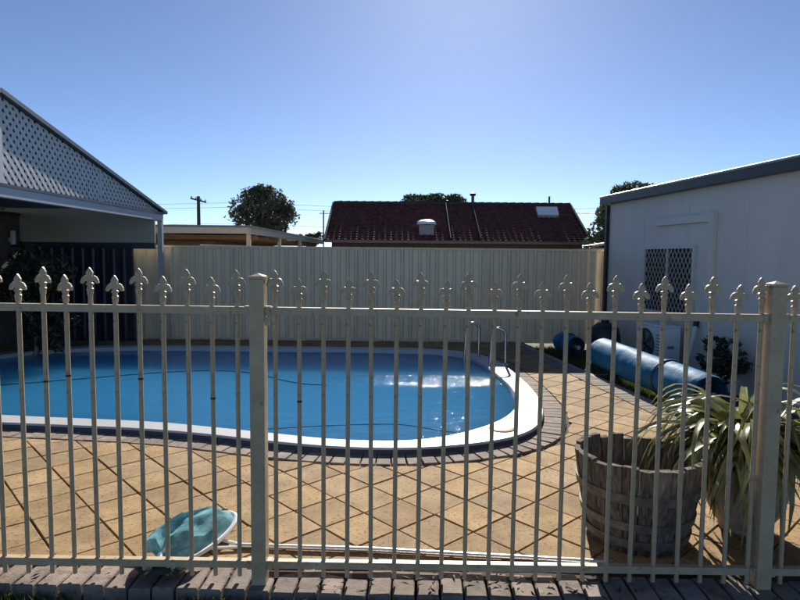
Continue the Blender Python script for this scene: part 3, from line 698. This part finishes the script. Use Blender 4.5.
for sgn in (1, -1):
    d = Vector((math.cos(R(58)), sgn*math.sin(R(58)))); nn = Vector((-d.y, d.x))
    for k in range(-22, 23):
        o = Vector((1.94, 1.305))+nn*(k*pt)
        poly = [o-d*3-nn*.0055, o+d*3-nn*.0055, o+d*3+nn*.0055, o-d*3+nn*.0055]
        for p_, n_ in ((Vector((1.312, 0)), Vector((1, 0))), (Vector((2.568, 0)), Vector((-1, 0))), (Vector((0, .82)), Vector((0, 1))), (Vector((0, 1.79)), Vector((0, -1)))):
            poly = clip(poly, p_, n_)
            if len(poly) < 3: break
        if len(poly) < 3: continue
        n = len(poly); y_ = -.032 if sgn > 0 else -.027
        gm.add([(p_.x, y_-.002, p_.y) for p_ in poly]+[(p_.x, y_+.002, p_.y) for p_ in poly], [tuple(range(n)), tuple(range(2*n-1, n-1, -1))]+[(q, n+q, n+(q+1) % n, (q+1) % n) for q in range(n)])
gm.build('security_grille', M['mesh'], win, kind='stuff')
MB().box(1.24, 2.64, -.06, -.003, .745, .772).build('sill', M['frame'], win)
# pipe cover running from the wall down to the air conditioner
def on_shed(s, out, z): return (3.87+.1299*s-.9915*out, 11.0-.9915*s-.1299*out, z)
pc = thing('pipe_cover', 'pale L shaped pipe cover on the shed wall beside the window', 'conduit', on_shed(0, 0, 0), rz=sh.rotation_euler.z)
MB().box(1.58, 2.929, -.065, -.004, 2.15, 2.25, bev=0).build('horizontal_run', M['shed'], pc)
MB().box(2.93, 3.03, -.068, -.004,    .42, 2.253, bev=0).build('vertical_run', M['shed'], pc)
MB().box(2.92, 3.04, -.074, -.0045, 2.14, 2.265).build('elbow', M['shed'], pc)
# air conditioner
ac = thing('air_conditioner', 'white outdoor air conditioner unit standing against the shed wall', 'air conditioner', on_shed(0, 0, 0), rz=sh.rotation_euler.z)
MB().box(1.78, 2.50, -.40, -.12, .03, .64, bev=.015).build('casing', M['white'], ac)
MB().box(1.77, 2.51, -.41, -.11, .641, .662, bev=.008).build('top', M['white'], ac)
Tg = Matrix(((1, 0, 0, 2.07), (0, 0, 1, -.402), (0, 1, 0, .35), (0, 0, 0, 1)))
fan = MB(); fan.add([Tg @ Vector((.235*math.cos(2*math.pi*k/36), .235*math.sin(2*math.pi*k/36), -.002)) for k in range(36)], [tuple(range(36))])
fn = fan.build('fan_opening', M['black'], ac)
for rr in (.05, .10, .15, .20, .235):
    MB().tube([Tg @ Vector((rr*math.cos(2*math.pi*k/28), rr*math.sin(2*math.pi*k/28), -.012)) for k in range(29)], .004, 6).build('grille_ring', M['badge'], fn)
for k in range(5):
    a = 2*math.pi*k/5
    MB().add([Tg @ Vector((.04*math.cos(a), .04*math.sin(a), -.006)), Tg @ Vector((.2*math.cos(a-.3), .2*math.sin(a-.3), -.004)), Tg @ Vector((.2*math.cos(a+.4), .2*math.sin(a+.4), -.008))], [(0, 1, 2)]).build('fan_blade', M['badge'], fn)
for k in range(9): MB().box(2.34, 2.47, -.4035, -.4005, .15+k*.045, .165+k*.045).build('louvre', M['badge'], ac)
MB().box(2.5005, 2.508, -.32, -.22, .33, .37).build('badge', M['badge'], ac)
for s_ in (1.9, 2.38): MB().box(s_-.03, s_+.03, -.42, -.1, -.1, .029).build('foot', M['badge'], ac)
MB().tube([on_shed(2.72, .03, .74), on_shed(2.95, .33, .02)], .032, 12).build('leaning_pipe', M['shed'], label='pale pipe leaning on the shed wall beside the air conditioner', cat='pipe', smooth=True)
pcap = MB().tube([on_shed(2.705, .012, .785), on_shed(2.74, .055, .68)], .037, 12).build('rubber_end', M['black'], bpy.data.objects['leaning_pipe'], smooth=True)
# pool filter
pf = thing('pool_filter', 'black domed pool filter tank between the fence and the air conditioner', 'pool filter', (3.50, 10.0, -.1))
MB().lathe([(.17, 0), (.24, .02), (.26, .1), (.26, .4), (.22, .56), (.12, .64), (.02, .66)], 26).build('tank', M['black'], pf, smooth=True)
MB().lathe([(.06, .64), (.06, .70), (.02, .72)], 14).build('valve', M['black'], pf, smooth=True)
MB().tube([(0, -.25, .1), (0, -.4, .1), (-.1, -.6, .1)], .03, 10).build('pipe', M['black'], pf, smooth=True)

# ------------------------------------------------------------------ pool cover rolls
def cover_roll(name, label, a, b_, rad, seed):
    a, b_ = Vector(a), Vector(b_); t = thing(name, label, 'pool cover', a)
    rnd = random.Random(seed); d = (b_-a); Ln = d.length; d.normalize(); x_ = d.cross(Vector((0, 0, 1))).normalized(); u_ = x_.cross(d)
    n, ms = 44, max(8, int(Ln/.04)); vs_ = []; fs = []
    for i in range(ms+1):
        f_ = i/ms; s_ = f_*Ln
        for k in range(n):
            th_ = 2*math.pi*k/n
            q = Vector((math.cos(th_)*1.2, math.sin(th_)*1.2, s_*2.2+seed))
            r_ = rad*(1+.05*noise.noise(q)+.025*noise.noise(q*3.1)+.012*math.sin(th_*3+s_*5)+.015*noise.noise(Vector((s_*9, seed, th_*.4))))
            if i in (0, ms): r_ *= .94
            vs_.append(d*s_+x_*math.cos(th_)*r_+u_*math.sin(th_)*r_)
        if i: fs += [((i-1)*n+k, (i-1)*n+(k+1) % n, i*n+(k+1) % n, i*n+k) for k in range(n)]
    MB().add(vs_, fs).build('rolled_cover', M['cover'], t, smooth=True)
    for s_, sg in ((0.0, -1), (Ln, 1)):           # spiral layers seen at the ends
        sp = MB(); N = 110
        for q in range(N):
            th0, th1 = q*.26, (q+1)*.26; r0, r1 = rad*(.14+.80*q/N), rad*(.14+.80*(q+1)/N)
            P = []
            for th_, r_ in ((th0, r0), (th1, r1)):
                base = d*s_+x_*math.cos(th_)*r_+u_*math.sin(th_)*r_
                P += [base-d*sg*.04, base+d*sg*(.012+.01*math.sin(th_*2.3))]
            sp.add(P, [(0, 1, 3, 2)])
        sp.build('spiral_end', M['cover'], t)
    MB().tube([d*-.12, d*(Ln+.12)], .035, 12).build('tube', M['alu'], t, smooth=True)
    for s_ in (.30,) if Ln > 1 else (.5,):
        c_ = d*(Ln*s_); MB().tube([c_+x_*math.cos(2*math.pi*k/30)*(rad*1.045)+u_*math.sin(2*math.pi*k/30)*(rad*1.045) for k in range(31)], .012, 6, False).build('strap', M['strap'], t, smooth=True)
    return t, d, Ln, x_
t, d, Ln, x_ = cover_roll('pool_cover_roll', 'long rolled blue pool cover lying beside the grey shed', (3.13, 5.85, .27), (2.90, 8.40, .29), .205, 5)
for s_ in (-.06, Ln+.06):
    st = MB(); c_ = d*s_
    for sg in (-1, 1): st.tube([c_+Vector((0, 0, .03)), c_+x_*sg*.26+Vector((0, 0, -.36))], .018, 8)
    st.tube([c_+x_*-.26+Vector((0, 0, -.35)), c_+x_*.26+Vector((0, 0, -.35))], .016, 8)
    st.build('stand', M['alu'], t, smooth=True)
cover_roll('pool_cover_roll', 'short dark blue cover roll in shade near the boundary fence', (2.86, 9.5, .2), (2.80, 10.1, .2), .165, 11)

# ------------------------------------------------------------------ leaf net and poles
net = thing('leaf_net', 'teal pool leaf net with white rim lying behind the fence', 'net', (-1.16, 3.13, .025)); net.scale = (1, 1, .85)
ta, tb = Vector((-.20, -.17, .02)), Vector((.17, .36, .10))       # rim runs from front left to back right
rimc = []
for k in range(41):
    a = 2*math.pi*k/40
    ctr = Vector((.07, .02, .06)); ax = Vector((.13, .22, .05)); bx = Vector((.085, -.045, -.025))
    rimc.append(ctr+ax*math.cos(a)*.95+bx*math.sin(a))
MB().tube(rimc, .0145, 8, False).build('rim', M['white'], net, smooth=True)
bagm = MB(); rows = []; n = 40; LV = 14
for l in range(LV+1):
    f_ = l/LV; row = []
    for k in range(n):
        p = rimc[k].copy(); tgt = Vector((-.20, -.06, .035))
        sh_ = (1-f_**1.6)
        q = tgt+(p-tgt)*(sh_*.94+.06)
        bul = math.sin(math.pi*f_)*.085
        a = 2*math.pi*k/40
        q += Vector((-.05*math.sin(math.pi*f_), .0, bul*(.9 if q.z > .03 else .2)))
        q += Vector((1, 1, 1.2))*(.05*(.35-abs(noise.noise(p*6+Vector((0, 0, f_*3.5)))))*math.sin(math.pi*f_)+.003*noise.noise(p*24+Vector((f_*9, 0, 0)))*math.sin(math.pi*f_))
        q.z = max(q.z, .004); row.append(q)
    rows.append(row)
bagm.add([v for r in rows for v in r], [(a*n+k, a*n+(k+1) % n, (a+1)*n+(k+1) % n, (a+1)*n+k) for a in range(LV) for k in range(n)])
bagm.build('bag', M['bag'], net, smooth=True)
# flap of wet mesh pushed under the fence
fl = MB(); NX, NYY = 16, 8; vs_ = []
for i in range(NX+1):
    for j in range(NYY+1):
        u_, v_ = i/NX, j/NYY
        wv = .02*noise.noise(Vector((u_*6, v_*3, 2)))
        edge_ = math.sin(math.pi*u_)**.5
        vs_.append((-.20+.36*u_, -.16-.19*v_*edge_+.02*noise.noise(Vector((u_*5, 0, 1))), .012+.05*math.sin(math.pi*min(1, v_*.9))*edge_+wv+.012))
fl.add(vs_, [(i*(NYY+1)+j, (i+1)*(NYY+1)+j, (i+1)*(NYY+1)+j+1, i*(NYY+1)+j+1) for i in range(NX) for j in range(NYY)])
fl.build('wet_flap', M['bagdark'], net, smooth=True)
yk = MB()
for dy in (-.035, .035): yk.tube([(.13, .02+dy*1.6, .02), (.30, -.005+dy*.4, .02)], .010, 8)
yk.build('yoke', M['white'], net, smooth=True)
MB().tube([(.27, -.0, .02), (1.0, -.03, .02), (2.25, -.14, .018)], .0155, 12).build('pole', M['alu'], net, smooth=True)
MB().tube([(-.66, 2.958, .042), (1.55, 2.905, .042)], .014, 12).build('spare_pole', M['alu'], label='silver aluminium pole lying on the bricks under the bottom rail', cat='pole', smooth=True)

# ------------------------------------------------------------------ barrel planter
bl = thing('barrel_planter', 'weathered half barrel planter with chipped staves behind the fence', 'planter', (1.385, 3.34, .025)); bl.scale = (1.05, 1.05, 1.02)
rnd = random.Random(21); NS = 26
def bar_r(z): f_ = z/.5; return .252+.084*f_+.006*math.sin(math.pi*f_)
for k in range(NS):
    a0, a1 = 2*math.pi*(k+.03)/NS, 2*math.pi*(k+.97)/NS
    H_ = .50+rnd.uniform(-.012, .006)-(rnd.uniform(.01, .03) if rnd.random() < .25 else 0)
    b = MB(); rows = []
    dr = rnd.uniform(-.004, .004)
    zs = [0, .12, .25, .38, H_-.005]
    for z in zs:
        r_ = bar_r(z)+dr; ri = r_-.028
        rows.append([(r_*math.cos(a0), r_*math.sin(a0), z), ((r_+.002)*math.cos((a0+a1)/2), (r_+.002)*math.sin((a0+a1)/2), z+(rnd.uniform(-.006, .006) if z > .45 else 0)), (r_*math.cos(a1), r_*math.sin(a1), z+(rnd.uniform(-.01, .004) if z > .45 else 0)),
                     (ri*math.cos(a1), ri*math.sin(a1), z), (ri*math.cos(a0), ri*math.sin(a0), z)])
    vs_ = [v for r in rows for v in r]; fs = [tuple(range(4, -1, -1)), tuple(range(20, 25))]
    for i in range(4):
        for q in range(5): fs.append((i*5+q, i*5+(q+1) % 5, (i+1)*5+(q+1) % 5, (i+1)*5+q))
    b.add(vs_, fs).build('stave', M['wood'], bl)
for z, hgt in ((.32, .05), (.165, .046), (.065, .046)):
    MB().lathe([(bar_r(z-hgt/2)+.002, z-hgt/2), (bar_r(z-hgt/2)+.013, z-hgt/2), (bar_r(z+hgt/2)+.013, z+hgt/2), (bar_r(z+hgt/2)+.002, z+hgt/2)], 48).build('hoop', M['hoop'], bl, smooth=True)
sl = MB(); vs_ = [(0, 0, .24)]
for rr in (.1, .2, .285):
    for k in range(30): vs_.append((rr*math.cos(2*math.pi*k/30), rr*math.sin(2*math.pi*k/30), .23+.03*noise.noise(Vector((rr*9, k*.7, 0)))))
fs = [(0, 1+k, 1+(k+1) % 30) for k in range(30)]+[(1+a*30+k, 1+(a+1)*30+k, 1+(a+1)*30+(k+1) % 30, 1+a*30+(k+1) % 30) for a in range(2) for k in range(30)]
sl.add(vs_, fs).build('soil', M['soil'], bl)

# ------------------------------------------------------------------ pot and strappy plant
PX, PYY = 2.07, 3.44
pot = thing('stone_pot', 'round grey stone pot half hidden by strappy leaves', 'pot', (PX, PYY, .025))
MB().lathe([(.02, 0), (.13, 0), (.14, .015), (.135, .03), (.19, .12), (.225, .22), (.235, .30), (.225, .36), (.235, .375), (.24, .40), (.225, .41), (.205, .40), (.205, .34), (.02, .33)], 40).build('bowl', M['pot'], pot, smooth=True)
MB().lathe([(.206, .352), (.12, .365), (.001, .37)], 24).build('soil', M['soil'], pot)
pl = thing('strappy_plant', 'large clump of glossy arching strap leaves in the stone pot', 'plant', (PX, PYY, .38))
rnd = random.Random(5)
def strap_mesh(Lf, arch, droop, wd, tw):
    b = MB(); n = 11; rows = []; p = Vector((0, 0, 0)); el = arch
    for i in range(n+1):
        f_ = i/n
        wv = wd*(.55+.45*math.sin(math.pi*min(1, f_*1.25+.1)))*(1-max(0, f_-.72)/.28*.95)
        d_ = Vector((math.cos(el), 0, math.sin(el))); up = Vector((-math.sin(el), 0, math.cos(el)))
        sd_ = Vector((0, 1, 0))*math.cos(tw*f_)+up*math.sin(tw*f_)
        rows.append([p+sd_*wv+up*wv*.35, p, p-sd_*wv+up*wv*.35])
        p = p+d_*(Lf/n); el -= droop/n*(1.6 if .2 < f_ < .75 else .5)
    b.add([v for r in rows for v in r], [(i*3+k, i*3+k+1, i*3+k+4, i*3+k+3) for i in range(n) for k in range(2)])
    return b.mesh('leaf', M['strapleaf'], True)
LM = [strap_mesh(rnd.uniform(.64, .94), R(rnd.uniform(50, 88)), R(rnd.uniform(112, 165)), rnd.uniform(.019, .029), rnd.uniform(-1, 1)) for _ in range(16)]
for k in range(298):
    a = rnd.uniform(0, 2*math.pi); s_ = rnd.uniform(.75, 1.08)
    o = obj('leaf', LM[k % 16], pl, (rnd.uniform(-.09, .09), rnd.uniform(-.09, .09), 0), rot=(rnd.gauss(0, .16), rnd.gauss(0, .16), a)); o.scale = (s_, s_, s_)
dl = strap_mesh(.24, R(-70), R(22), .021, .3); dl.materials.clear(); dl.materials.append(M['deadleaf'])
obj('dead_leaf', dl, pl, (-.30, -.16, .12), rot=(0, 0, R(200)), label='orange dead leaf hanging beside the pot')
obj('dead_leaf', dl, pl, (-.27, -.15, .13), rot=(.1, 0, R(186)), label='orange dead leaf hanging beside the pot')

# ------------------------------------------------------------------ grass
def grass_patch(name, fn, n, h0, h1, seed, label):
    rnd = random.Random(seed); b = MB()
    for _ in range(n):
        p = fn(rnd)
        if p is None: continue
        a = rnd.uniform(0, 6.28); h = rnd.uniform(h0, h1); wv = rnd.uniform(.0015, .0032); ln = rnd.uniform(0, .6)*h
        dx, dy = math.cos(a), math.sin(a); ex, ey = math.cos(a+1.57)*ln, math.sin(a+1.57)*ln
        b.add([(p[0]-dx*wv, p[1]-dy*wv, p[2]), (p[0]+dx*wv, p[1]+dy*wv, p[2]), (p[0]+ex*.5+dx*wv*.7, p[1]+ey*.5+dy*wv*.7, p[2]+h*.6), (p[0]+ex*1.2, p[1]+ey*1.2, p[2]+h)], [(0, 1, 2), (0, 2, 3)])
    b.build(name, M['grass'], label=label, cat='grass', kind='stuff')
def lawn_front(r):
    x_ = r.uniform(-2.3, 2.4); y_ = 2.705-.034*x_-abs(r.gauss(0, .28))
    return (x_, y_, LAWN_Z) if noise.noise(Vector((x_*2, y_*2, 0))) > -.35 else None
grass_patch('grass', lawn_front, 26000, .035, .11, 4, 'dark lawn grass growing along the front of the brick border')
def strip_right(r):
    y_ = r.uniform(4.0, 11); x_ = kerb_x(y_)+.1+r.random()*.95
    return (x_, y_, LAWN_Z)
grass_patch('grass', strip_right, 26000, .04, .11, 6, 'green grass strip between the paving kerb and the grey shed')

# dry leaves caught on the brick border
b = MB(); rnd = random.Random(9)
for _ in range(70):
    x_ = rnd.gauss(.35, .5) if rnd.random() < .6 else rnd.uniform(-1.9, 2.0)
    y_ = 2.72-.034*x_+rnd.random()*.2; s_ = rnd.uniform(.008, .02); a = rnd.uniform(0, 6.28)
    T = Matrix.Translation((x_, y_, .022)) @ Matrix.Rotation(a, 4, 'Z') @ Matrix.Rotation(rnd.uniform(-.5, .5), 4, 'X')
    b.add([T @ Vector(v) for v in ((-s_*1.6, 0, .004), (0, -s_*.45, 0), (s_*1.6, 0, .006), (0, s_*.45, 0))], [(0, 1, 2, 3)])
b.build('leaf_litter', M['rust'], label='scattered dry leaves lying on the brick border', cat='leaves', kind='stuff')
